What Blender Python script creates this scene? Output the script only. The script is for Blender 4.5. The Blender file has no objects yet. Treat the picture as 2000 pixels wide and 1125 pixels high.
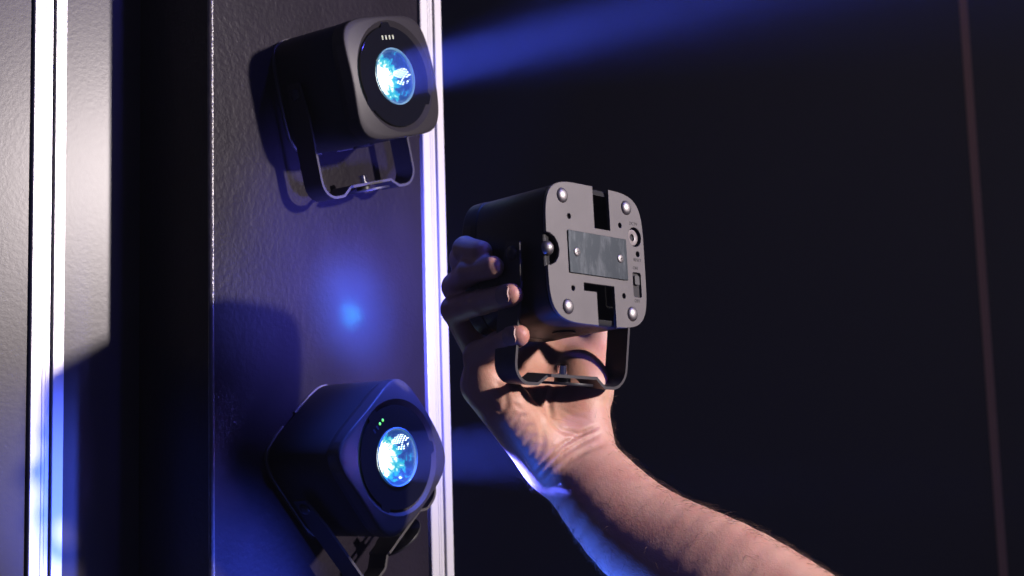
import bpy, bmesh, math, random
import numpy as np
from mathutils import Vector, Matrix
random.seed(4); rng = np.random.default_rng(7)
SC = bpy.context.scene
COL = SC.collection
V = Vector

# ---------------------------------------------------------------- camera
PIT = math.asin(.1243)
ROLL = math.asin(-.0291 / math.cos(PIT))
FW = V((0, math.cos(PIT), math.sin(PIT)))
_r0, _u0 = V((1, 0, 0)), V((0, -math.sin(PIT), math.cos(PIT)))
RT = math.cos(ROLL) * _r0 + math.sin(ROLL) * _u0
UP = -math.sin(ROLL) * _r0 + math.cos(ROLL) * _u0
cam_d = bpy.data.cameras.new('camera')
cam_d.sensor_width = 36; cam_d.lens = 50.0
cam_d.clip_start = .02; cam_d.clip_end = 50
cam_d.dof.use_dof = True; cam_d.dof.focus_distance = 1.04; cam_d.dof.aperture_fstop = 9
cam = bpy.data.objects.new('camera', cam_d); COL.objects.link(cam)
M = Matrix.Identity(4)
for i in range(3):
    M[i][0] = RT[i]; M[i][1] = UP[i]; M[i][2] = -FW[i]
cam.matrix_world = M
SC.camera = cam

def at(px, py, d):            # survey: a photo position at a measured depth -> world point
    return (FW + RT * ((px - 1000) / 2778) - UP * ((py - 562.5) / 2778)) * d

# ---------------------------------------------------------------- view, world, lamps
SC.view_settings.view_transform = 'Standard'
SC.view_settings.look = 'None'
SC.view_settings.exposure = 0; SC.view_settings.gamma = 1
SC.render.engine = 'CYCLES'
SC.cycles.use_denoising = True
SC.cycles.denoiser = 'OPENIMAGEDENOISE'
SC.cycles.max_bounces = 6
SC.cycles.volume_bounces = 0; SC.cycles.diffuse_bounces = 0
SC.cycles.sample_clamp_indirect = 4
SC.cycles.caustics_reflective = False; SC.cycles.caustics_refractive = False
w = bpy.data.worlds.new('World'); SC.world = w; w.use_nodes = True
bg = w.node_tree.nodes['Background']
bg.inputs[0].default_value = (.24, .28, 1, 1); bg.inputs[1].default_value = .066

# directions of the wall face: N out of the wall, T along it (to the right and away)
TH = .9206
N = V((math.sin(TH), -math.cos(TH), 0)); T = V((math.cos(TH), math.sin(TH), 0)); Z = V((0, 0, 1))
PL = -.7597 - .086
T0 = .7273
def wall(t, z, n=0.0):        # point at t metres right of the panel's corner, n metres in front of it
    return N * (PL + n) + T * (T0 + t) + Z * z

def lamp(name, kind, loc, aim, power, col, **kw):
    d = bpy.data.lights.new(name, kind); d.energy = power; d.color = col
    for k, v in kw.items(): setattr(d, k, v)
    o = bpy.data.objects.new(name, d); COL.objects.link(o)
    o.location = loc
    o.rotation_euler = (V(aim) - V(loc)).to_track_quat('-Z', 'Y').to_euler()
    return o
KEY = V((2.10, .30, .76))
lamp('key_lamp', 'SPOT', KEY, (-.10, 1.08, .13), 340, (1, .88, .87), spot_size=math.radians(37), spot_blend=.40, shadow_soft_size=.052)
BLUE = (.07, .11, 1)
lamp('blue_lamp', 'SPOT', (.60, 1.0, -.62), (-.365, 1.135, -.02), 460, (.06, .12, 1), spot_size=math.radians(11), spot_blend=.9, shadow_soft_size=.02)
lamp('blue_wash', 'SPOT', (1.05, .5, 1.15), (-.05, 1.1, .10), 25, (.10, .09, 1), spot_size=math.radians(46), spot_blend=1.0, shadow_soft_size=.05)
lamp('blue_fill', 'SPOT', wall(.17, .62, .35), (-.095, 1.12, .02), 90, (.06, .12, 1), spot_size=math.radians(13), spot_blend=.6, shadow_soft_size=.02)  # added fill that turns the lower light's front blue; no fixture stands there
lamp('low_blue_lamp', 'SPOT', (-.06, 1.02, -.42), (.11, .99, -.14), 26, (.03, .12, 1), spot_size=math.radians(50), spot_blend=.6, shadow_soft_size=.02)
lamp('high_blue_lamp', 'SPOT', wall(.12, .72, .22), (-.035, 1.035, .19), 16, (.04, .12, 1), spot_size=math.radians(14), spot_blend=.7, shadow_soft_size=.02)
lamp('room_lamp', 'SPOT', (.75, 1.0, 1.5), (.80, 2.6, .2), 6, (1, .72, .66), spot_size=math.radians(75), spot_blend=1.0, shadow_soft_size=.05)

# ---------------------------------------------------------------- material helpers
def mat(name, base=(.5, .5, .5), rough=.5, metal=0, ior=1.5, bump=None, noise=None, **kw):
    m = bpy.data.materials.new(name); m.use_nodes = True
    nt = m.node_tree; b = nt.nodes['Principled BSDF']
    b.inputs['Base Color'].default_value = (*base, 1)
    b.inputs['Roughness'].default_value = rough
    b.inputs['Metallic'].default_value = metal
    b.inputs['IOR'].default_value = ior
    for k, v in kw.items(): b.inputs[k].default_value = v
    tc = nt.nodes.new('ShaderNodeTexCoord')
    if bump:                   # list of (scale, strength, distance, detail)
        last = None
        for sc_, st, di, de in bump:
            n = nt.nodes.new('ShaderNodeTexNoise'); n.inputs['Scale'].default_value = sc_; n.inputs['Detail'].default_value = de
            nt.links.new(tc.outputs['Object'], n.inputs['Vector'])
            bp = nt.nodes.new('ShaderNodeBump'); bp.inputs['Strength'].default_value = st; bp.inputs['Distance'].default_value = di
            nt.links.new(n.outputs['Fac'], bp.inputs['Height'])
            if last: nt.links.new(last.outputs[0], bp.inputs['Normal'])
            last = bp
        nt.links.new(last.outputs[0], b.inputs['Normal'])
    if noise:                  # (scale, colour a, colour b)
        n = nt.nodes.new('ShaderNodeTexNoise'); n.inputs['Scale'].default_value = noise[0]; n.inputs['Detail'].default_value = 6
        r = nt.nodes.new('ShaderNodeValToRGB')
        r.color_ramp.elements[0].position = .32; r.color_ramp.elements[1].position = .68
        r.color_ramp.elements[0].color = (*noise[1], 1); r.color_ramp.elements[1].color = (*noise[2], 1)
        nt.links.new(tc.outputs['Object'], n.inputs['Vector']); nt.links.new(n.outputs['Fac'], r.inputs[0])
        nt.links.new(r.outputs[0], b.inputs['Base Color'])
    return m
def emat(name, col, s):
    m = bpy.data.materials.new(name); m.use_nodes = True
    b = m.node_tree.nodes['Principled BSDF']
    b.inputs['Base Color'].default_value = (*col, 1)
    b.inputs['Emission Color'].default_value = (*col, 1); b.inputs['Emission Strength'].default_value = s
    return m

M_panel = mat('dark_grained_laminate', (.02, .018, .024), .40, noise=(9, (.0125, .0098, .0155), (.0215, .0168, .0265)),
              bump=[(230, .40, .0009, 2), (700, .3, .0003, 2), (30, .25, .002, 2)], **{'Specular IOR Level': .10})
M_panel_side = mat('grained_laminate', (.05, .045, .05), .31, noise=(14, (.040, .034, .037), (.055, .047, .050)),
              bump=[(300, .07, .0007, 2), (800, .06, .0003, 2)], **{'Specular IOR Level': .30})
M_bead = mat('glossy_highlight_edge', (.06, .052, .06), .30, bump=[(420, .5, .0012, 3)], **{'Specular IOR Level': .9})  # corner made lighter and glossier than the panel to carry its highlight
M_alu = mat('white_anodised_aluminium', (.86, .84, .86), .42, .45, bump=[(60, .05, .001, 2)])
M_groove = mat('trim_groove', (.13, .11, .2), .5)
M_black = mat('black_gap', (.003, .003, .003), .8)
M_back = mat('matt_black_backdrop', (.034, .036, .046), .9)
M_seam = mat('copper_edge', (.85, .48, .30), .6)
M_body = mat('black_powder_coat', (.016, .016, .018), .5, **{'Specular IOR Level': .35}, bump=[(1500, .15, .0002, 2)])
M_plate = mat('dark_grey_satin_metal', (.034, .030, .034), .46, **{'Specular IOR Level': .36}, bump=[(1800, .10, .0001, 2)])
M_bplate = mat('grey_painted_metal', (.11, .10, .1), .5, bump=[(1500, .15, .0001, 2), (60, .04, .001, 2)], noise=(45, (.090, .081, .081), (.112, .100, .099)))
M_bracket = mat('black_painted_steel', (.02, .019, .022), .45)
M_edge = mat('bare_steel_edge', (.055, .050, .053), .55, **{'Specular IOR Level': .35})
M_glass = mat('black_glass', (.006, .006, .010), .12)
M_dome = mat('satin_steel', (.27, .255, .255), .48, metal=1)
M_bolt = mat('polished_steel', (.75, .74, .76), .12, metal=1)
M_ink = mat('black_ink', (.012, .011, .012), .7)
M_hole = mat('rusty_dark_hole', (.03, .008, .005), .7)
M_jack = mat('grey_jack_plastic', (.22, .19, .18), .4)
M_switch = mat('grey_switch_cap', (.05, .05, .05), .5)
M_led = emat('green_led', (.2, 1, .12), 1.2)
M_pip = emat('dim_indicator', (.5, .55, .4), .05)
M_pipoff = mat('dark_indicator', (.03, .035, .05), .3)

def magnet_mat():
    m = mat('scuffed_steel_plate', (.16, .19, .20), .30, metal=.75, bump=[(500, .06, .0003, 2)])
    nt = m.node_tree; b = nt.nodes['Principled BSDF']
    tc = nt.nodes.new('ShaderNodeTexCoord'); mp = nt.nodes.new('ShaderNodeMapping')
    mp.inputs['Scale'].default_value = (90, 28, 28); mp.inputs['Rotation'].default_value = (0, 0, .25)
    n = nt.nodes.new('ShaderNodeTexNoise'); n.inputs['Scale'].default_value = 1; n.inputs['Detail'].default_value = 8; n.inputs['Roughness'].default_value = .7
    r = nt.nodes.new('ShaderNodeValToRGB'); r.color_ramp.elements[0].position = .48; r.color_ramp.elements[1].position = .92
    r.color_ramp.elements[0].color = (.06, .072, .082, 1); r.color_ramp.elements[1].color = (.24, .26, .28, 1)
    nt.links.new(tc.outputs['Object'], mp.inputs[0]); nt.links.new(mp.outputs[0], n.inputs['Vector'])
    nt.links.new(n.outputs['Fac'], r.inputs[0]); nt.links.new(r.outputs[0], b.inputs['Base Color'])
    return m
M_magnet = magnet_mat()

def reflector_mat():
    m = bpy.data.materials.new('lit_faceted_reflector'); m.use_nodes = True
    nt = m.node_tree; b = nt.nodes['Principled BSDF']
    b.inputs['Base Color'].default_value = (.01, .05, .1, 1); b.inputs['Roughness'].default_value = .15
    tc = nt.nodes.new('ShaderNodeTexCoord')
    L = nt.links.new
    def nd(t, **k):
        x = nt.nodes.new(t)
        for a, v in k.items(): setattr(x, a, v)
        return x
    n1 = nd('ShaderNodeTexNoise'); n1.inputs['Scale'].default_value = 150; n1.inputs['Detail'].default_value = 6; n1.inputs['Roughness'].default_value = .62
    n1.inputs['Distortion'].default_value = .6
    L(tc.outputs['Object'], n1.inputs['Vector'])
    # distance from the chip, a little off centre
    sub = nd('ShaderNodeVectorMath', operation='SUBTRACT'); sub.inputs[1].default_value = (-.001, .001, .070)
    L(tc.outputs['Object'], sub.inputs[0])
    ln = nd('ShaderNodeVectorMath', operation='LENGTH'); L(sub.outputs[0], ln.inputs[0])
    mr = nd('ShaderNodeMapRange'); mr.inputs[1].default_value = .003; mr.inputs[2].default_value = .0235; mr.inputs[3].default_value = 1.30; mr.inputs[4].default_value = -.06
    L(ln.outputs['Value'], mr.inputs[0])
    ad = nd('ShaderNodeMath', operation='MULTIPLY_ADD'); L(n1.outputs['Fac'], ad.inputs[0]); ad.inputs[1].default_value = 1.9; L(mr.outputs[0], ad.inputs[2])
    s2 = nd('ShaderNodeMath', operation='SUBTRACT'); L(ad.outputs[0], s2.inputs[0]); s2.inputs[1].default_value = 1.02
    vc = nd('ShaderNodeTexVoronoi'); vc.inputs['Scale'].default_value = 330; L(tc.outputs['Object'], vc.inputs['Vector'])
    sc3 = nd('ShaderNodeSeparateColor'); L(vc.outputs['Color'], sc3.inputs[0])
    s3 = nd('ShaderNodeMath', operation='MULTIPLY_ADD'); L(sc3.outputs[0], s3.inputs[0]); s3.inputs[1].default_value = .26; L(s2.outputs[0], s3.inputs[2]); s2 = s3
    # dotted facets on the right hand side
    vo = nd('ShaderNodeTexVoronoi'); vo.inputs['Scale'].default_value = 600; vo.inputs['Randomness'].default_value = .0
    mp = nd('ShaderNodeMapping'); mp.inputs['Rotation'].default_value = (0, 0, .6); L(tc.outputs['Object'], mp.inputs[0])
    sx = nd('ShaderNodeSeparateXYZ'); L(mp.outputs[0], sx.inputs[0]); cx = nd('ShaderNodeCombineXYZ'); L(sx.outputs[0], cx.inputs[0]); L(sx.outputs[1], cx.inputs[1])
    L(cx.outputs[0], vo.inputs['Vector'])
    dot = nd('ShaderNodeMath', operation='LESS_THAN'); L(vo.outputs['Distance'], dot.inputs[0]); dot.inputs[1].default_value = .31
    so = nd('ShaderNodeSeparateXYZ'); L(tc.outputs['Object'], so.inputs[0])
    sb2 = nd('ShaderNodeVectorMath', operation='SUBTRACT'); sb2.inputs[1].default_value = (.0190, .000, .0765); L(tc.outputs['Object'], sb2.inputs[0])
    l2 = nd('ShaderNodeVectorMath', operation='LENGTH'); L(sb2.outputs[0], l2.inputs[0])
    reg = nd('ShaderNodeMath', operation='LESS_THAN'); L(l2.outputs['Value'], reg.inputs[0]); reg.inputs[1].default_value = .0072
    md = nd('ShaderNodeMath', operation='MULTIPLY'); L(dot.outputs[0], md.inputs[0])
    gt = nd('ShaderNodeMath', operation='GREATER_THAN'); L(n1.outputs['Fac'], gt.inputs[0]); gt.inputs[1].default_value = .46
    m2 = nd('ShaderNodeMath', operation='MULTIPLY'); L(gt.outputs[0], m2.inputs[0]); L(reg.outputs[0], m2.inputs[1]); L(m2.outputs[0], md.inputs[1])
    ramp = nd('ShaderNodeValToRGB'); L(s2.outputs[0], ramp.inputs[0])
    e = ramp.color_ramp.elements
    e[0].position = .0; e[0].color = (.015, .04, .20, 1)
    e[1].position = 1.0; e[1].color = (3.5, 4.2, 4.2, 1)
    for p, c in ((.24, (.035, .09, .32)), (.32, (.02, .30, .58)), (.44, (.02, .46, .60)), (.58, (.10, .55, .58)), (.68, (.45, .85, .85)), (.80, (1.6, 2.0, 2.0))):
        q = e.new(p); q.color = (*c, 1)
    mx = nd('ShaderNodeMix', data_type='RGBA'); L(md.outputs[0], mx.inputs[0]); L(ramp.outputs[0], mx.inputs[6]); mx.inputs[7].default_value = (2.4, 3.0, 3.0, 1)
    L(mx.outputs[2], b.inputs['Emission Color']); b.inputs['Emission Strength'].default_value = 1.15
    return m
M_refl = reflector_mat()
M_rim = mat('clear_lens_rim', (.25, .5, .7), .08)
M_chip = emat('blue_white_led_chip', (.85, 1, 1), 5)

def skin_mat():
    m = bpy.data.materials.new('skin'); m.use_nodes = True
    nt = m.node_tree; b = nt.nodes['Principled BSDF']; L = nt.links.new
    tc = nt.nodes.new('ShaderNodeTexCoord')
    n = nt.nodes.new('ShaderNodeTexNoise'); n.inputs['Scale'].default_value = 38; n.inputs['Detail'].default_value = 5
    r = nt.nodes.new('ShaderNodeValToRGB'); L(tc.outputs['Object'], n.inputs['Vector']); L(n.outputs['Fac'], r.inputs[0])
    r.color_ramp.elements[0].position = .35; r.color_ramp.elements[0].color = (.60, .30, .22, 1)
    r.color_ramp.elements[1].position = .68; r.color_ramp.elements[1].color = (.68, .40, .29, 1)
    at_ = nt.nodes.new('ShaderNodeAttribute'); at_.attribute_name = 'flush'
    mx = nt.nodes.new('ShaderNodeMix'); mx.data_type = 'RGBA'
    L(at_.outputs['Fac'], mx.inputs[0]); L(r.outputs[0], mx.inputs[6]); mx.inputs[7].default_value = (.56, .20, .17, 1)
    L(mx.outputs[2], b.inputs['Base Color'])
    b.inputs['Roughness'].default_value = .48
    b.inputs['Subsurface Weight'].default_value = .18
    b.inputs['Subsurface Radius'].default_value = (1, .25, .12)
    b.inputs['Subsurface Scale'].default_value = .006
    last = None
    for sc_, st, di in ((1100, .45, .0004), (330, .30, .0005), (120, .22, .0009)):
        q = nt.nodes.new('ShaderNodeTexNoise'); q.inputs['Scale'].default_value = sc_; q.inputs['Detail'].default_value = 3
        L(tc.outputs['Object'], q.inputs['Vector'])
        bp = nt.nodes.new('ShaderNodeBump'); bp.inputs['Strength'].default_value = st; bp.inputs['Distance'].default_value = di
        L(q.outputs['Fac'], bp.inputs['Height'])
        if last: L(last.outputs[0], bp.inputs['Normal'])
        last = bp
    L(last.outputs[0], b.inputs['Normal'])
    return m
M_skin = skin_mat()
M_nail = mat('fingernail', (.45, .27, .21), .5)
M_hair = mat('brown_body_hair', (.24, .14, .09), .5)

# ---------------------------------------------------------------- object helpers
def link(name, me, m, parent=None, smooth=None):
    o = bpy.data.objects.new(name, me); COL.objects.link(o)
    for x in (m if isinstance(m, (list, tuple)) else [m]): me.materials.append(x)
    if smooth is not None:
        for p in me.polygons: p.use_smooth = True
        if smooth: me.set_sharp_from_angle(angle=math.radians(smooth))
    if parent: o.parent = parent
    return o
def from_bm(name, bm, m, parent=None, smooth=35):
    bmesh.ops.recalc_face_normals(bm, faces=bm.faces)
    me = bpy.data.meshes.new(name); bm.to_mesh(me); bm.free()
    return link(name, me, m, parent, smooth)
def tag(o, label, cat=None, group=None, kind=None):
    if label: o['label'] = label
    if cat: o['category'] = cat
    if group: o['group'] = group
    if kind: o['kind'] = kind
def empty(name, mw):
    o = bpy.data.objects.new(name, None); COL.objects.link(o); o.matrix_world = mw; o.empty_display_size = .02
    return o
def frame(o, x, y, z):
    m = Matrix.Identity(4)
    for i in range(3): m[i][0] = x[i]; m[i][1] = y[i]; m[i][2] = z[i]; m[i][3] = o[i]
    return m
def prism(sections, closed=True, cap=True):   # loft of rings (lists of points)
    bm = bmesh.new(); rings = [[bm.verts.new(p) for p in s] for s in sections]
    k = len(rings[0])
    for a, b in zip(rings, rings[1:]):
        for i in range(k if closed else k - 1):
            bm.faces.new((a[i], a[(i + 1) % k], b[(i + 1) % k], b[i]))
    if cap:
        bm.faces.new(rings[0][::-1]); bm.faces.new(rings[-1])
    return bm
def plate2d(name, loops, thick, z, m, parent=None, bevel=0, flip=False):
    """flat plate with holes from 2D outlines; faces +z (or -z when flipped), its centre plane at z"""
    cu = bpy.data.curves.new(name, 'CURVE'); cu.dimensions = '2D'; cu.fill_mode = 'BOTH'
    cu.extrude = thick / 2 - bevel; cu.bevel_depth = bevel; cu.bevel_resolution = 1; cu.offset = -bevel
    for lp in loops:
        s = cu.splines.new('POLY'); s.points.add(len(lp) - 1); s.use_cyclic_u = True
        for p, q in zip(s.points, lp): p.co = (q[0], q[1], 0, 1)
    o = bpy.data.objects.new('tmp', cu); COL.objects.link(o)
    me = bpy.data.meshes.new_from_object(o.evaluated_get(bpy.context.evaluated_depsgraph_get()))
    bpy.data.objects.remove(o); bpy.data.curves.remove(cu)
    me.transform(Matrix.Translation((0, 0, z)))
    me.materials.clear()
    return link(name, me, m, parent, 30)
def circ(cx, cy, r, n=24): return [(cx + r * math.cos(2 * math.pi * i / n), cy + r * math.sin(2 * math.pi * i / n)) for i in range(n)]
def rrect(x0, y0, x1, y1, r, n=5):
    out = []
    for cx, cy, a in ((x1 - r, y1 - r, 0), (x0 + r, y1 - r, 90), (x0 + r, y0 + r, 180), (x1 - r, y0 + r, 270)):
        for i in range(n + 1):
            b = math.radians(a + 90 * i / n); out.append((cx + r * math.cos(b), cy + r * math.sin(b)))
    return out
def lathe(prof, n=32, cap=False):     # prof: (r, z)
    return prism([[(r * math.cos(2 * math.pi * i / n), r * math.sin(2 * math.pi * i / n), z) for i in range(n)] for r, z in prof], cap=cap)
def dome(r, h, n=20, k=5, z=0):
    return lathe([(r, z - .0005)] + [(r * math.cos(a * math.pi / 2 / k), z + h * math.sin(a * math.pi / 2 / k)) for a in range(k)] + [(r * .02, z + h)], n, cap=True)
def xform(bm, m): bmesh.ops.transform(bm, matrix=m, verts=bm.verts); return bm
def join(*bms):
    out = bms[0]
    for b in bms[1:]:
        me = bpy.data.meshes.new('t'); b.to_mesh(me); b.free(); out.from_mesh(me); bpy.data.meshes.remove(me)
    return out
def text_obj(body, size, x, y, z, m, parent):
    cu = bpy.data.curves.new('txt', 'FONT'); cu.body = body; cu.size = size; cu.align_x = 'CENTER'; cu.align_y = 'CENTER'; cu.extrude = .00005
    cu.space_character = 1.05
    o = bpy.data.objects.new('tmp', cu); COL.objects.link(o)
    me = bpy.data.meshes.new_from_object(o.evaluated_get(bpy.context.evaluated_depsgraph_get()))
    bpy.data.objects.remove(o); bpy.data.curves.remove(cu)
    me.materials.clear()
    me.transform(Matrix.Translation((x, y, z)) @ Matrix.Rotation(math.pi, 4, 'Y'))
    return link('lettering', me, m, parent)

# ---------------------------------------------------------------- setting: walls, trims, backdrop
def sweep_z(profile, z0, z1, f=None):  # profile: (t, n) outline swept upright
    f = f or wall
    return prism([[f(t, z, n) for t, n in profile] for z in (z0, z1)])
# the recessed bay left of the panel is turned a little towards the camera
AA = math.radians(43.5); NA = V((math.sin(AA), -math.cos(AA), 0)); TA = V((math.cos(AA), math.sin(AA), 0))
def bay(t, z, n=0.0): return V((-.32098, 1.12120, 0)) + TA * t + NA * n + Z * z
ZB, ZT = -.55, .95
# panel that carries the two lights; its front left corner is rounded
def box_prof(t0, t1, n0, n1, r=.0, both=False):
    p = [(t1, n0), (t1, n1)]
    if r:
        for i in range(9):
            a = math.radians(90 + 90 * i / 8); p.append((t0 + r + r * math.cos(a), n1 - r + r * math.sin(a)))
    else: p.append((t0, n1))
    p.append((t0, n0)); return p
E_ = .100
b = sweep_z(box_prof(0, .2500, -E_ + .001, 0, .0032), ZB, ZT)
for f in b.faces:
    c = f.calc_center_median(); tt_ = c.dot(T) - T0; n_ = c.dot(N) - PL
    if tt_ < .0034 and -.0034 < n_ < -.00002: f.material_index = 1
o = from_bm('wall_panel', b, [M_panel, M_bead], smooth=30)
tag(o, 'dark grained wall panel with a rounded edge lightened for its highlight, carrying the two mounted lights', 'wall panel', 'grained wall panels')
b = sweep_z(box_prof(-.0374, .0275, -.02, 0, .0), ZB, ZT, bay)
o = from_bm('wall_panel', b, M_panel_side, smooth=30)
tag(o, 'brightly lit grey wall panel strip between the left aluminium trim and the black recess', 'wall panel', 'grained wall panels')
b = sweep_z(box_prof(-.125, -.0668, -.02, 0, .0), ZB, ZT, bay)
o = from_bm('wall_panel', b, M_panel_side, smooth=30)
tag(o, 'grey grained wall panel at the left border, beyond the left aluminium trim', 'wall panel', 'grained wall panels')
# thin black backing seen in the joints and at the recess
def trim(name, t0, nb, label, f=wall, ax=T, sc=1.0):
    root = empty(name, frame(f(t0, ZB, nb), ax, Z.cross(ax), Z))
    prof = [(0, -.012), (0, .0016), (.0006, .0022), (.0096, .0022), (.0100, .0016), (.0104, .0022), (.0128, .0022), (.0130, .0010), (.0132, .0022),
            (.0166, .0022), (.0169, .0016), (.0169, -.0040), (.0194, -.0040), (.0194, .0024), (.0198, .0030), (.0290, .0030), (.0296, .0024), (.0296, -.012)]
    H = ZT - ZB
    inv = root.matrix_world.inverted()
    bm = prism([[inv @ f(t0 + t * sc, z, nb + n) for t, n in prof] for z in (ZB, ZT)])
    from_bm('profile', bm, M_alu, root, 20)
    bm = prism([[inv @ f(t0 + t * sc, z, nb + n) for t, n in ((.0170, -.0039), (.0170, -.0030), (.0193, -.0030), (.0193, -.0039))] for z in (ZB, ZT)])
    from_bm('groove_strip', bm, M_groove, root, 20)
    tag(root, label, 'trim', 'aluminium trims')
    return root
trim('aluminium_trim', .2537, -.001, 'white aluminium trim strip behind the two mounted lights, at the dark panel edge')
trim('aluminium_trim', -.0648, .001, 'white aluminium trim strip at the left border between two lit grey panels', bay, TA, .89)
b = sweep_z([(-.165, -.185), (.2836, -.185), (.2836, -.0135), (.2515, -.0135), (.2515, -.150), (-.165, -.150)], ZB, ZT)
o = from_bm('wall_core', b, M_black, smooth=30); tag(o, 'black wall core showing as thin joints beside the trims', 'wall', None)
# far dark wall and its upright edge
def quadbox(p0, p1, m, name):
    bm = bmesh.new(); bmesh.ops.create_cube(bm, size=1)
    c = (V(p0) + V(p1)) / 2; s = V(p1) - V(p0)
    bmesh.ops.transform(bm, matrix=Matrix.Translation(c) @ Matrix.Diagonal((abs(s.x), abs(s.y), abs(s.z), 1)), verts=bm.verts)
    return from_bm(name, bm, m, smooth=None)
o = quadbox((-1.6, 2.6, -1.6), (3.4, 2.7, 2.6), M_back, 'wall_back'); tag(o, 'matt black wall far behind the hand', kind='structure')
bm = prism([[(.858, 2.597, z), (.866, 2.583, z), (.874, 2.597, z)] for z in (-1.5, 2.5)])
o = from_bm('edge_strip', bm, M_seam, smooth=30)
tag(o, 'thin copper coloured upright edge strip on the black background near the right border', 'edge strip')

# ---------------------------------------------------------------- the spot light fixture
L_ = .086
def sq(a, b, p, z, n=96, s=1.0):
    out = []
    for i in range(n):
        c, d = math.cos(2 * math.pi * i / n), math.sin(2 * math.pi * i / n)
        r = (abs(c / a) ** p + abs(d / b) ** p) ** (-1 / p)
        out.append((c * r * s, d * r * s, z))
    return out
A_, B_, P_ = .0522, .0500, 4.9
def build_fixture(mw, label, leds, tilt, beam, aim=(0, 0, 1)):
    root = empty('spot_light', mw)
    tag(root, label, 'spot light', 'black and grey battery spot lights')
    # shell: body and, ahead of a fine seam, the bezel
    bm = prism([sq(A_, B_, P_, z, s=s) for z, s in ((.0200, .88), (.0032, .90), (.0034, .955), (.0036, .965), (.0042, .985), (.0060, .99), (.030, .99), (L_ - .0180, .99), (L_ - .0174, .984))])
    for f in bm.faces:
        c = f.calc_center_median()
        if c.z < .0205 and (abs(c.x / A_) ** P_ + abs(c.y / B_) ** P_) ** (1 / P_) < .955: f.material_index = 1  # inside coloured black so the back slots look deep and unlit
    from_bm('housing', bm, [M_body, M_black], root, 40)
    crown = lambda x, y: L_ - .0001 - max(0, math.hypot(x, y) - .0462) * .24
    secs = [sq(A_, B_, P_, z, s=s) for z, s in ((L_ - .0174, .984), (L_ - .0168, .993), (L_ - .0120, 1.0))]
    for dz, s_ in ((.0016, 1.0), (.0008, .998), (.0002, .992), (0, .984)):
        secs.append([(x, y, crown(x, y) - dz) for x, y, _ in sq(A_, B_, P_, 0, s=s_)])
    for k in (.35, .7, 1):
        o_ = sq(A_, B_, P_, 0, s=.984); ring = []
        for x, y, _ in o_:
            l = math.hypot(x, y); r = l * (1 - k) + .0462 * k
            ring.append((x / l * r, y / l * r, crown(x / l * r, y / l * r)))
        secs.append(ring)
    secs.append([(x / math.hypot(x, y) * .0418, y / math.hypot(x, y) * .0418, L_ - .0034) for x, y, _ in secs[-1]])
    secs.append([(x / math.hypot(x, y) * .0416, y / math.hypot(x, y) * .0416, L_ - .012) for x, y, _ in secs[-1]])
    bm = prism(secs, cap=False)
    for f in bm.faces:
        if f.calc_center_median().z < L_ - .0085 and f.calc_center_median().to_2d().length > .043: f.material_index = 1
    from_bm('bezel', bm, [M_plate, M_body], root, 30)
    # dark glass with three lobes and the round lens opening
    out = []
    for i in range(180):
        a = 2 * math.pi * i / 180; r = .0414
        for c in (90, 210, 330):
            d = (a - math.radians(c) + math.pi) % (2 * math.pi) - math.pi
            if abs(d) < .11:
                s_ = .0430 * math.sin(abs(d))
                r = max(r, .0430 * math.cos(d) + math.sqrt(max(0, .0047 ** 2 - s_ * s_)))
        out.append((r * math.cos(a), r * math.sin(a)))
    plate2d('front_glass', [out, circ(0, 0, .0234, 64)], .0022, L_ - .0022, M_glass, root, .0003)
    # reflector bowl, chip and clear lens rim
    bm = lathe([(.0232, L_ - .0016), (.0230, L_ - .0050), (.0205, L_ - .0085), (.0160, L_ - .0125), (.0105, L_ - .0155), (.0060, L_ - .0167), (.0002, L_ - .0169)], 64)
    for v in bm.verts: pass
    rf = from_bm('reflector', bm, M_refl, root, 60)
    from_bm('led_chip', xform(lathe([(.0068, .0004), (.0060, .0014), (.0002, .0017)], 32, True), Matrix.Translation((0, 0, L_ - .0166))), M_chip, root, 60)
    # clear domed lens rim
    from_bm('lens_rim', lathe([(.0233, L_ - .0012), (.0236, L_ - .0002), (.0230, L_ + .0003), (.0224, L_ - .0002), (.0222, L_ - .0014)], 64), M_rim, root, 60)
    # status window of four small lights
    for i in range(4):
        x = -.0066 + .0044 * i
        if leds == 'pips':
            mm = M_pip
            bm = prism([[(p[0], p[1], z) for p in rrect(x - .0009, .0305, x + .0009, .0340, .0003, 2)] for z in (L_ - .0011, L_ - .0008)])
        elif leds == 'dots' and i in (2, 3):
            mm = M_led
            bm = xform(dome(.0012, .0005, 14, 3), Matrix.Translation((x, .0325, L_ - .0011)))
        else:
            mm = M_pipoff
            bm = prism([[(p[0], p[1], z) for p in rrect(x - .0009, .0305, x + .0009, .0340, .0003, 2)] for z in (L_ - .0011, L_ - .0008)])
        from_bm('indicator_light', bm, mm, root, 40)
    # ---- back plate (X mirrored: measured from behind)
    o_ = [(x, y) for x, y, _ in sq(A_, B_, P_, 0, 144)]
    def lerp_out(pts):                  # splice open cuts into the outline, by angle
        return pts
    ang = lambda p: math.atan2(p[1], p[0]) % (2 * math.pi)
    cuts = [  # replaced stretch of outline (from angle, to angle) and its inner path, back view coordinates
        ([(.0155, .0505), (.0155, .0198), (-.0015, .0198), (-.0015, .0505)]),
        ([(-.0519, .0112), (-.0485, .0108), (-.0440, .0086), (-.0408, .0044), (-.0398, .0), (-.0408, -.0048), (-.0440, -.0090), (-.0485, -.0112), (-.0519, -.0118)]),
        ([(-.0030, -.0505), (-.0030, -.0262), (-.0162, -.0262), (-.0162, -.0208), (.0162, -.0208), (.0162, -.0505)]),
    ]
    poly = []
    pts = sorted(o_, key=ang); used = [False] * 3
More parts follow.
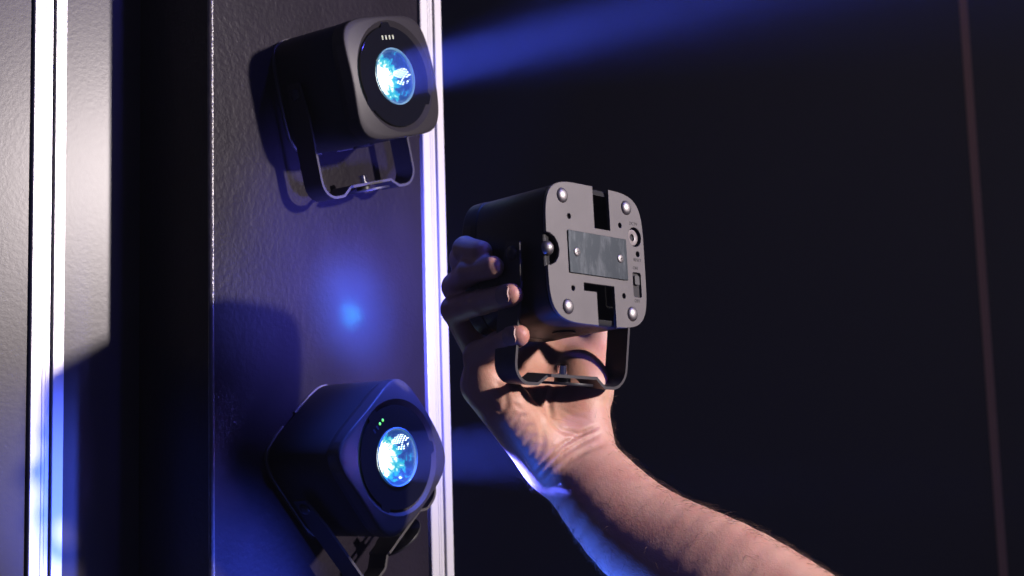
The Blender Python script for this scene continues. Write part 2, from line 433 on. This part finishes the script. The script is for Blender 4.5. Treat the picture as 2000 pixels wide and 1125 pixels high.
    for p in pts:
        a = ang(p); hit = None
        for k, c in enumerate(cuts):
            if ang(c[0]) <= a <= ang(c[-1]): hit = k
        if hit is None: poly.append(p)
        elif not used[hit]:
            used[hit] = True; poly += cuts[hit]
    mir = lambda lp: [(-x, y) for x, y in lp][::-1]
    holes = [circ(-.028, .025, .0019, 14), circ(.0265, .025, .0019, 14), circ(-.0277, -.0257, .0019, 14), circ(.0264, -.0266, .0019, 14),
             circ(.0425, .0182, .0071, 32), circ(.0447, .0058, .0021, 16), rrect(.0375, -.0262, .0466, -.0082, .0016)]
    bp = plate2d('back_plate', [mir(poly)] + [mir(h) for h in holes], .0026, .0013, M_bplate, root, .0004)
    BK = Matrix.Rotation(math.pi, 4, 'Y')        # back view frame -> fixture frame
    def bk(name, bm, m, parent=root, sm=40): return from_bm(name, xform(bm, BK), m, parent, sm)
    for x, y in ((-.0342, .0390), (.0342, .0390), (-.0342, -.0390), (.0342, -.0390)):
        bk('rivet', xform(dome(.0054, .0025, 24, 6), Matrix.Translation((x, y, 0))), M_dome)
    bk('rivet', xform(dome(.0052, .0042, 24, 6), Matrix.Translation((-.0490, .0006, -.0030))), M_dome)
    for h in ((-.028, .025), (.0265, .025), (-.0277, -.0257), (.0264, -.0266)):
        bk('screw_hole', xform(lathe([(.0018, -.0024), (.0002, -.0025)], 12, True), Matrix.Translation((*h, 0))), M_hole)
    mg = plate2d('magnet_plate', [mir(rrect(-.0310, -.0150, .0310, .0150, .0006, 2))], .0010, -.0006, M_magnet, root, .0003)
    for x in (-.0232, .0232):
        s = bk('screw', xform(lathe([(.0031, -.0002), (.0030, .0016), (.0024, .0020), (.0002, .0020)], 20, True), Matrix.Translation((x, 0, 0))), M_dome, mg)
        c = join(*[xform(prism([[(px, py, z) for px, py in ((-.0016, -.0003), (.0016, -.0003), (.0016, .0003), (-.0016, .0003))] for z in (.0018, .00212)]), Matrix.Translation((x, 0, 0)) @ Matrix.Rotation(a, 4, 'Z')) for a in (.4, .4 + math.pi / 2)])
        bk('screw_slot', c, M_ink, mg)
    # power socket
    j = bk('power_socket', xform(lathe([(.0058, -.0022), (.0058, -.0006), (.0050, -.0004), (.0026, -.0010), (.0024, -.0040)], 28), Matrix.Translation((.0404, .0178, 0))), M_jack)
    bk('socket_hole', xform(lathe([(.0025, -.0022), (.0002, -.0023)], 16, True), Matrix.Translation((.0404, .0178, 0))), M_ink, j)
    sw = bk('power_switch', prism([[(x, y, z) for x, y in rrect(.0379, -.0258, .0462, -.0086, .0012, 3)] for z in (-.0030, -.0018)]), M_ink)
    bk('switch_cap', prism([[(x, y, z) for x, y in rrect(.0395, -.0170, .0445, -.0105, .0005, 3)] for z in (-.0020, .0002)]), M_switch, sw)
    for s_, x, y, sz in (('DC9V', .0415, .0279, .0035), ('RESET', .0437, .0012, .0032), ('ON', .0408, -.0050, .0034), ('OFF', .0408, -.0292, .0034)):
        text_obj(s_, sz, -x, y, -.00006, M_ink, root)
    # thread plate on the underside
    b1 = xform(lathe([(.0085, 0), (.0085, .0012), (.0070, .0016), (.0002, .0016)], 28, True), Matrix.Translation((0, -.0496, .036)) @ Matrix.Rotation(math.pi / 2, 4, 'X'))
    from_bm('thread_plate', b1, M_plate, root, 40)
    # ---- U bracket, hinged on both sides near the back
    PV = .0265
    br = empty('bracket', Matrix.Identity(4)); br.parent = root
    br.location = (0, 0, PV); br.rotation_euler = (tilt, 0, 0)
    X, YB, R = .0582, -.0885, .0145
    path = [(-X, .0085), (-X, -.02), (-X, YB + R)]
    for i in range(1, 8):
        a = math.radians(180 + 90 * i / 8); path.append((-X + R + R * math.cos(a), YB + R + R * math.sin(a)))
    path += [(-X + R, YB), (-.0365, YB), (-.0350, YB + .0003), (-.0262, YB + .0060), (-.0245, YB + .0065), (.0245, YB + .0065), (.0262, YB + .0060), (.0350, YB + .0003), (.0365, YB), (X - R, YB)]
    for i in range(1, 8):
        a = math.radians(270 + 90 * i / 8); path.append((X - R + R * math.cos(a), YB + R + R * math.sin(a)))
    path += [(X, YB + R), (X, -.02), (X, .0085)]
    th = .0011; secs = []
    for i, p in enumerate(path):
        a = path[max(0, i - 1)]; c = path[min(len(path) - 1, i + 1)]
        d = V((c[0] - a[0], c[1] - a[1])).normalized(); nn = V((-d.y, d.x))
        hw = .0100
        if i in (0, len(path) - 1): hw = .0065
        if abs(p[0]) < .0255: hw = .0118
        secs.append([(p[0] + nn.x * s * th, p[1] + nn.y * s * th, z) for s, z in ((1, -hw), (1, hw), (-1, hw), (-1, -hw))])
    bm = prism(secs)
    bmesh.ops.recalc_face_normals(bm, faces=bm.faces)
    for f in bm.faces:
        if abs(f.normal.z) > .9: f.material_index = 1
    bo = from_bm('bracket_band', bm, [M_bracket, M_edge], br, 30)
    def bolt(mt, r=.0034, h=.0068, seg=6): return join(lathe([(r * 1.5, 0), (r * 1.5, .0006), (r, .0006), (r, h - .0006), (r * .85, h), (.0002, h)], seg * 3, True))
    from_bm('bolt', xform(bolt(0), Matrix.Translation((0, YB + .0076, .001)) @ Matrix.Rotation(-math.pi / 2, 4, 'X')), M_bolt, br, 30)
    from_bm('mount_plate', xform(lathe([(.0220, 0), (.0222, .0009), (.0220, .0018), (.0002, .0018)], 40, True), Matrix.Translation((.0, YB + .0004, .0)) @ Matrix.Rotation(-math.pi / 2, 4, 'X')), M_bracket, br, 30)
    from_bm('spacer', xform(lathe([(.0060, 0), (.0060, .0034), (.0002, .0034)], 20, True), Matrix.Translation((.0, YB + .0020, .0)) @ Matrix.Rotation(-math.pi / 2, 4, 'X')), M_bracket, br, 30)
    for s in (-1, 1):
        from_bm('hinge_screw', xform(dome(.0052, .0028, 20, 5), Matrix.Translation((s * (X + .0012), 0, 0)) @ Matrix.Rotation(s * math.pi / 2, 4, 'Y')), M_bracket, br, 30)
    # ---- the light this fixture throws
    for size, p, spread, col in beam:
        d = bpy.data.lights.new('beam', 'AREA'); d.shape = 'DISK'; d.size = size; d.energy = p; d.color = col; d.spread = math.radians(spread)
        lo = bpy.data.objects.new('beam', d); COL.objects.link(lo); lo.parent = root
        lo.location = (0, 0, L_ + .0012); lo.rotation_euler = V(aim).to_track_quat('-Z', 'Y').to_euler()
    return root
def pose(c, n, phi):                 # c: centre of the front face, n: where it points
    n = V(n).normalized(); t = Z.cross(n).normalized(); u = n.cross(t)
    x = math.cos(phi) * t + math.sin(phi) * u; y = -math.sin(phi) * t + math.cos(phi) * u
    return frame(V(c) - n * L_, x, y, n)
UPC = V((-.09118, 1.13765, .32046)); UPC += N * (-.7597 - UPC.dot(N))
LOC = V((-.09187, 1.13033, .00976)); LOC += N * (-.7597 - LOC.dot(N))
build_fixture(pose(UPC, N, .264), 'upper spot light on the dark panel, grey square front, throwing the stronger blue beam',
              'pips', 0.0, [(.036, 1.9, 9, BLUE), (.040, 1.3, 20, BLUE)])
build_fixture(pose(LOC, N, .708), 'lower spot light on the dark panel, turned like a diamond, two green dots glowing',
              'dots', math.radians(-4), [(.040, 1.6, 11, BLUE)])
# held light: back plate centre and axes surveyed from its rivets
th, ph, tl = .79844, -.01983, .04324
n0 = V((math.sin(th), -math.cos(th), 0)); t0 = V((math.cos(th), math.sin(th), 0))
n2 = math.cos(tl) * n0 + math.sin(tl) * Z; z2 = -math.sin(tl) * n0 + math.cos(tl) * Z
hx = math.cos(ph) * t0 + math.sin(ph) * z2; hy = -math.sin(ph) * t0 + math.cos(ph) * z2
HC = V((.06101, .99096, .14531))
build_fixture(frame(HC, -hx, hy, -n2), 'spot light held up in the hand, seen from behind with steel plate, socket and switch',
              'off', math.radians(-9), [(.040, .36, 30, (.06, .20, 1)), (.012, .03, 9, (.02, .75, 1)), (.04, 1.5, 90, (.14, .14, 1))], aim=(-.092, .008, 1))

# ---------------------------------------------------------------- the hand and forearm (one continuous skin)
PX = 1 / 2778
class Field:
    def __init__(s, lo, hi, h):
        s.h = h; s.lo = np.array(lo, float); s.n = np.ceil((np.array(hi) - s.lo) / h).astype(int) + 1
        s.v = np.full(s.n, .03, np.float32)
    def cone(s, a, b, ra, rb, k, v=None, pad=.016):
        v = s.v if v is None else v
        a = np.array(a, float); b = np.array(b, float); m = max(ra, rb) + pad
        l = np.maximum(((np.minimum(a, b) - m - s.lo) / s.h).astype(int), 0); u = np.minimum(((np.maximum(a, b) + m - s.lo) / s.h).astype(int) + 1, s.n)
        if (u <= l).any(): return
        g = [(s.lo[i] + np.arange(l[i], u[i]) * s.h).astype(np.float32) for i in range(3)]
        X, Y, Q = np.meshgrid(*g, indexing='ij')
        d = b - a; dd = d @ d
        tt = np.clip(((X - a[0]) * d[0] + (Y - a[1]) * d[1] + (Q - a[2]) * d[2]) / dd, 0, 1)
        r = ra + (rb - ra) * tt
        D = np.sqrt((X - a[0] - tt * d[0]) ** 2 + (Y - a[1] - tt * d[1]) ** 2 + (Q - a[2] - tt * d[2]) ** 2) - r
        sl = (slice(l[0], u[0]), slice(l[1], u[1]), slice(l[2], u[2]))
        o = v[sl]; hh = np.maximum(k - np.abs(o - D), 0) / k
        v[sl] = np.minimum(o, D) - hh * hh * k * .25
    def merge(s, w_, k):
        hh = np.maximum(k - np.abs(s.v - w_), 0) / k
        s.v = np.minimum(s.v, w_) - hh * hh * k * .25
def surface_nets(v, lo, h):
    ins = v < 0
    n = np.array(v.shape)
    c = np.zeros(n - 1, np.int8)
    for dx in (0, 1):
        for dy in (0, 1):
            for dz in (0, 1):
                c += ins[dx:n[0] - 1 + dx, dy:n[1] - 1 + dy, dz:n[2] - 1 + dz]
    I = np.argwhere((c > 0) & (c < 8))
    idx = np.full(n - 1, -1, np.int64); idx[tuple(I.T)] = np.arange(len(I))
    P = np.zeros((len(I), 3)); W = np.zeros(len(I))
    corners = [(a, b_, d) for a in (0, 1) for b_ in (0, 1) for d in (0, 1)]
    for p in corners:
        for ax in range(3):
            if p[ax]: continue
            q = list(p); q[ax] = 1
            vp = v[I[:, 0] + p[0], I[:, 1] + p[1], I[:, 2] + p[2]]; vq = v[I[:, 0] + q[0], I[:, 1] + q[1], I[:, 2] + q[2]]
            cr = (vp < 0) != (vq < 0)
            t_ = np.where(cr, vp / np.where(cr, vp - vq, 1), 0)
            pos = np.array(p, float)[None, :].repeat(len(I), 0); pos[:, ax] += t_
            P += pos * cr[:, None]; W += cr
    P = lo + (I + P / W[:, None]) * h
    F = []
    for ax in range(3):
        a1, a2 = (ax + 1) % 3, (ax + 2) % 3
        s0 = [slice(1, -1)] * 3; s0[ax] = slice(0, -1)
        s1 = [slice(1, -1)] * 3; s1[ax] = slice(1, None)
        A = ins[tuple(s0)]; B = ins[tuple(s1)]
        E2 = np.argwhere(A != B); flip = A[tuple(E2.T)]
        E2 = E2 + 1; E2[:, ax] -= 1
        def cell(i, j):
            q = E2.copy(); q[:, a1] -= i; q[:, a2] -= j
            return idx[q[:, 0], q[:, 1], q[:, 2]]
        f = np.stack([cell(1, 1), cell(0, 1), cell(0, 0), cell(1, 0)], 1)
        f[~flip] = f[~flip][:, ::-1]
        F.append(f)
    F = np.concatenate(F); F = F[(F >= 0).all(1)]
    return P, F

J = dict(w1=at(1130, 868, 1.057), el=at(1700, 1340, .905))
HF = Field((-.075, .60, -.62), (.50, 1.16, .20), .00145)
def P3(*a): return tuple(at(*a))
# forearm: smooth spine with measured half widths, laid as two blended strands (radius and ulna side)
spine = [(at(1050, 810, 1.066), .0310), (at(1112, 891, 1.049), .0312), (at(1244, 1038, 1.006), .0385), (at(1440, 1164, .958), .0475), (at(1700, 1345, .905), .0520), (at(2300, 1700, .80), .0560)]
def cr(a, b_, c, d, t_): return .5 * ((2 * b_) + (c - a) * t_ + (2 * a - 5 * b_ + 4 * c - d) * t_ ** 2 + (3 * b_ - a - 3 * c + d) * t_ ** 3)
pts_ = []
for k in range(1, 4):
    for q in range(6):
        t_ = q / 6
        p = V([cr(spine[k - 1][0][x], spine[k][0][x], spine[k + 1][0][x], spine[k + 2][0][x], t_) for x in range(3)])
        pts_.append((p, cr(spine[k - 1][1], spine[k][1], spine[k + 1][1], spine[k + 2][1], t_)))
pts_ += [spine[4], spine[5]]
strand = [np.full(HF.n, .03, np.float32) for _ in (0, 1)]
sides = []
for k, (p, r) in enumerate(pts_):
    d = (pts_[min(k + 1, len(pts_) - 1)][0] - pts_[max(k - 1, 0)][0]).normalized()
    sides.append((FW.cross(d) * .9 - FW * .36).normalized())
for k in range(len(pts_) - 1):
    (p, ra), (q, rb) = pts_[k], pts_[k + 1]
    for sg in (-1, 1):
        HF.cone(p + sides[k] * sg * ra * .28, q + sides[k + 1] * sg * rb * .28, ra * .72 - .001, rb * .72 - .001, .0012, strand[(sg + 1) // 2])
HF.merge(strand[0], .010); HF.merge(strand[1], .018)
del strand
palm = [  # thickness and width of the palm, thenar and hypothenar pads
    ((1128, 866, 1.058), (975, 655, 1.086), .0185, .0125), ((1108, 884, 1.054), (957, 683, 1.078), .0185, .0130),
    ((1092, 902, 1.048), (948, 708, 1.066), .0180, .0130), ((1082, 908, 1.042), (944, 752, 1.014), .0180, .0145),
    ((1066, 885, 1.038), (990, 795, 1.010), .0175, .0170), ((1134, 850, 1.056), (1138, 756, 1.070), .0170, .0190),
    ((1128, 800, 1.060), (1136, 768, 1.066), .0175, .0180), ((1138, 756, 1.070), (1142, 716, 1.082), .0185, .0155),
    ((1030, 735, 1.090), (1130, 735, 1.085), .0150, .0150), ((1000, 770, 1.052), (1090, 800, 1.062), .0175, .0175),
    ((960, 740, 1.060), (1040, 720, 1.090), .0140, .0140),
    ((1020, 695, 1.094), (1160, 690, 1.102), .0150, .0150),
    ((946, 748, 1.024), (942, 698, 1.030), .0140, .0125), ((955, 690, 1.064), (1010, 700, 1.085), .0140, .0140),
    ((1095, 860, 1.050), (1131, 850, 1.057), .0200, .0195)]
for a, b_, ra, rb in palm: HF.cone(P3(*a), P3(*b_), ra, rb, .014)
fingers = {
    'index': [(975, 655, 1.086, .0118), (906, 506, 1.046, .0105), (910, 488, 1.022, .0095), (940, 492, .998, .0080)],
    'middle': [(957, 683, 1.078, .0122), (891, 560, 1.044, .0103), (918, 530, 1.008, .0090), (962, 522, .982, .0080)],
    'ring': [(948, 708, 1.066, .0120), (889, 604, 1.032, .0102), (940, 590, 1.000, .0088), (999, 576, .9725, .0082)],
    'little': [(944, 752, 1.012, .0140), (936, 696, 1.005, .0110), (972, 672, .990, .0084), (1012, 655, .972, .0080)],
    'thumb': [(1136, 756, 1.070, .0165), (1160, 705, 1.086, .0120), (1172, 640, 1.102, .0105), (1184, 580, 1.118, .0095)],
}
for k, ch in fingers.items():
    w_ = np.full(HF.n, .03, np.float32)
    for a, b_ in zip(ch, ch[1:]):
        HF.cone(P3(*a[:3]), P3(*b_[:3]), a[3], b_[3], .003, w_)
    HF.merge(w_, .0045)
V3, F3 = surface_nets(HF.v, HF.lo, HF.h)
del HF
me = bpy.data.meshes.new('person')
me.vertices.add(len(V3)); me.vertices.foreach_set('co', V3.astype(np.float32).ravel())
me.loops.add(F3.size); me.loops.foreach_set('vertex_index', F3.astype(np.int32).ravel())
me.polygons.add(len(F3)); me.polygons.foreach_set('loop_start', np.arange(0, F3.size, 4, dtype=np.int32))
me.update(calc_edges=True); me.validate()
nv = len(me.vertices)
# smoothing (Taubin) on the vertex graph
ed = np.zeros(len(me.edges) * 2, np.int32); me.edges.foreach_get('vertices', ed); ed = ed.reshape(-1, 2)
co = np.zeros(nv * 3); me.vertices.foreach_get('co', co); co = co.reshape(-1, 3)
deg = np.bincount(ed.ravel(), minlength=nv)[:, None].astype(float); deg[deg == 0] = 1
def lap(x):
    s = np.zeros_like(x)
    for k in range(x.shape[1]):
        s[:, k] = np.bincount(ed[:, 0], x[ed[:, 1], k], nv) + np.bincount(ed[:, 1], x[ed[:, 0], k], nv)
    return s / deg - x
for i in range(10):
    co += .5 * lap(co); co -= .52 * lap(co)
def normals():
    me.vertices.foreach_set('co', co.ravel()); me.update()
    nn = np.zeros(nv * 3); me.vertices.foreach_get('normal', nn); return nn.reshape(-1, 3)
nrm = normals()
# where each vertex was surveyed in the photo (used only to place the creases)
f_, r_, u_ = (np.array(x) for x in (FW, RT, UP))
dep = co @ f_; sx = 1000 + 2778 * (co @ r_) / dep; sy = 562.5 - 2778 * (co @ u_) / dep
facing = (nrm * -co).sum(1) / np.linalg.norm(co, axis=1)
def crease(pts, depth, width):
    pts = np.array(pts, float); best = np.full(nv, 1e9); tpos = np.zeros(nv)
    m = (sx > pts[:, 0].min() - 30) & (sx < pts[:, 0].max() + 30) & (sy > pts[:, 1].min() - 30) & (sy < pts[:, 1].max() + 30) & (facing > -.1)
    q = np.where(m)[0]
    for k, (a, b_) in enumerate(zip(pts, pts[1:])):
        d = b_ - a; t_ = np.clip(((sx[q] - a[0]) * d[0] + (sy[q] - a[1]) * d[1]) / (d @ d), 0, 1)
        dd = np.hypot(sx[q] - a[0] - t_ * d[0], sy[q] - a[1] - t_ * d[1])
        up = dd < best[q]; best[q] = np.where(up, dd, best[q]); tpos[q] = np.where(up, (k + t_) / (len(pts) - 1), tpos[q])
    x = best / width
    fade = np.clip(np.minimum(tpos, 1 - tpos) * 5 + .25, 0, 1)
    return -.85 * depth * (np.exp(-x * x) - .35 * np.exp(-((x - 2.0) / .9) ** 2)) * fade * (best < 1e8)
disp = np.zeros(nv)
for pts, dd, ww in [
    (((1168, 832), (1140, 846), (1100, 868), (1068, 895), (1048, 918)), .0011, 4),       # wrist folds
    (((1174, 846), (1140, 862), (1104, 884), (1074, 910), (1056, 932)), .0012, 4),
    (((1180, 868), (1150, 878), (1118, 896), (1088, 918)), .0007, 4),
    (((1082, 750), (1072, 790), (1078, 822), (1096, 840), (1130, 848), (1164, 838)), .0016, 5),   # round the thumb pad
    (((1095, 800), (1120, 812), (1150, 818)), .0005, 4),
    (((1050, 800), (1058, 830), (1062, 868), (1050, 895)), .0007, 5),
    (((965, 745), (985, 762), (990, 790), (975, 812)), .0009, 5),
    (((945, 770), (965, 790), (975, 805)), .0008, 4),
    (((985, 800), (1005, 790), (1020, 800)), .0006, 4), (((1000, 830), (1015, 815), (1030, 812)), .0007, 4), (((1012, 850), (1028, 835), (1042, 830)), .0007, 4),
    (((1022, 872), (1038, 855), (1052, 850)), .0007, 4), (((1034, 892), (1048, 876), (1062, 870)), .0007, 4),
    (((1010, 735), (1040, 760), (1050, 800)), .0008, 5),
    (((978, 560), (975, 585), (968, 600)), .0005, 3), (((1000, 635), (1000, 660), (992, 680)), .0005, 3)]:
    disp += crease(pts, dd, ww)
co += nrm * disp[:, None]
co += .25 * lap(co)
nrm = normals()
fl = np.zeros(nv)
for x, y, R_ in ((1005, 575, 26), (1030, 650, 28), (1140, 780, 34), (1120, 700, 40), (985, 720, 30), (1075, 770, 20), (1185, 690, 25)):
    fl = np.maximum(fl, .5 * np.exp(-((sx - x) ** 2 + (sy - y) ** 2) / R_ ** 2) * (dep > .95))
fl *= .7 + .3 * np.sin(sx * .21 + 1.7 * np.sin(sy * .13))
av = me.attributes.new('flush', 'FLOAT', 'POINT'); av.data.foreach_set('value', fl.astype(np.float32))
person = link('person', me, M_skin, None, False)
tag(person, 'bare right forearm and hand, palm forward, fingers curled round the side of the held light', 'person')

# nails of the two visible fingertips (edges only show)
for (px, py, d, rad) in ((999, 576, .9725, .0082), (1012, 655, .972, .0080)):
    c = at(px, py, d)
    ax = (c - at(px - 52, py + 14, d + .027)).normalized()
    nn_ = -t0; nn_ = (nn_ - ax * nn_.dot(ax)).normalized(); yy = nn_.cross(ax)
    secs = []
    for i in range(9):
        s = -.0065 + .0125 * i / 8; rr = rad * (1.0 if s < .001 else math.sqrt(max(.3, 1 - ((s - .001) / .0085) ** 2))) + .0007
        am = .75 * (1 if 0 < i < 8 else .7)
        secs.append([c + ax * s + yy * ((rr + e_) * math.sin(a)) + nn_ * ((rr + e_) * math.cos(a)) for e_, rg in ((-.0006, 1), (.0004, -1)) for a in np.linspace(-am * rg, am * rg, 7)])
    nb = from_bm('fingernail', prism(secs), M_nail, person, 50)

# fine hair over the forearm and wrist
arm_axis = np.array(J['el'] - J['w1']); arm_axis /= np.linalg.norm(arm_axis)
along = (co - np.array(J['w1'])) @ arm_axis
cand = np.where((along > -.012) & (along < .33))[0]
wgt = np.clip((along[cand] + .012) / .03, .05, 1) * np.where(facing[cand] > .45, .07, 1.0)
side = (nrm[cand] * -f_).sum(1)
pick = rng.choice(cand, 6500, replace=True, p=wgt / wgt.sum())
hv, hf = [], []
for i in pick:
    p = co[i] + rng.normal(0, .0006, 3); n_ = nrm[i]
    tv = arm_axis * rng.uniform(-.2, 1.1) + rng.normal(0, .45, 3); tv -= n_ * (tv @ n_); tv /= np.linalg.norm(tv) + 1e-9
    ln = rng.uniform(.004, .0105); wd = rng.uniform(.00006, .00013)
    sd = np.cross(n_, tv); base = len(hv)
    for k in range(4):
        s = k / 3; q = p + n_ * ln * (.50 * s - .12 * s * s) + tv * ln * (.55 * s + .45 * s * s) - n_ * .0006
        ww = wd * (1 - .8 * s)
        hv += [q + sd * ww, q - sd * ww * .5 + n_ * ww, q - sd * ww * .5 - n_ * ww]
    for k in range(3):
        a = base + 3 * k
        for m_ in range(3):
            hf.append((a + m_, a + (m_ + 1) % 3, a + 3 + (m_ + 1) % 3, a + 3 + m_))
hm = bpy.data.meshes.new('arm_hair'); hm.from_pydata([tuple(x) for x in hv], [], hf)
ho = link('arm_hair', hm, M_hair, person, False); ho['kind'] = 'stuff'

# ---------------------------------------------------------------- haze in the air
bm = bmesh.new(); bmesh.ops.create_cube(bm, size=1)
bmesh.ops.transform(bm, matrix=Matrix.Translation((.55, 1.1, .25)) @ Matrix.Diagonal((7.0, 4.4, 6.5, 1)), verts=bm.verts)
hz = bpy.data.materials.new('stage_haze'); hz.use_nodes = True
nt = hz.node_tree; nt.nodes.clear()
ou = nt.nodes.new('ShaderNodeOutputMaterial'); pv = nt.nodes.new('ShaderNodeVolumePrincipled')
pv.inputs['Color'].default_value = (.9, .9, .95, 1); pv.inputs['Density'].default_value = .026; pv.inputs['Anisotropy'].default_value = .65
nt.links.new(pv.outputs[0], ou.inputs['Volume'])
o = from_bm('haze', bm, hz, smooth=None); tag(o, None, kind='stuff')
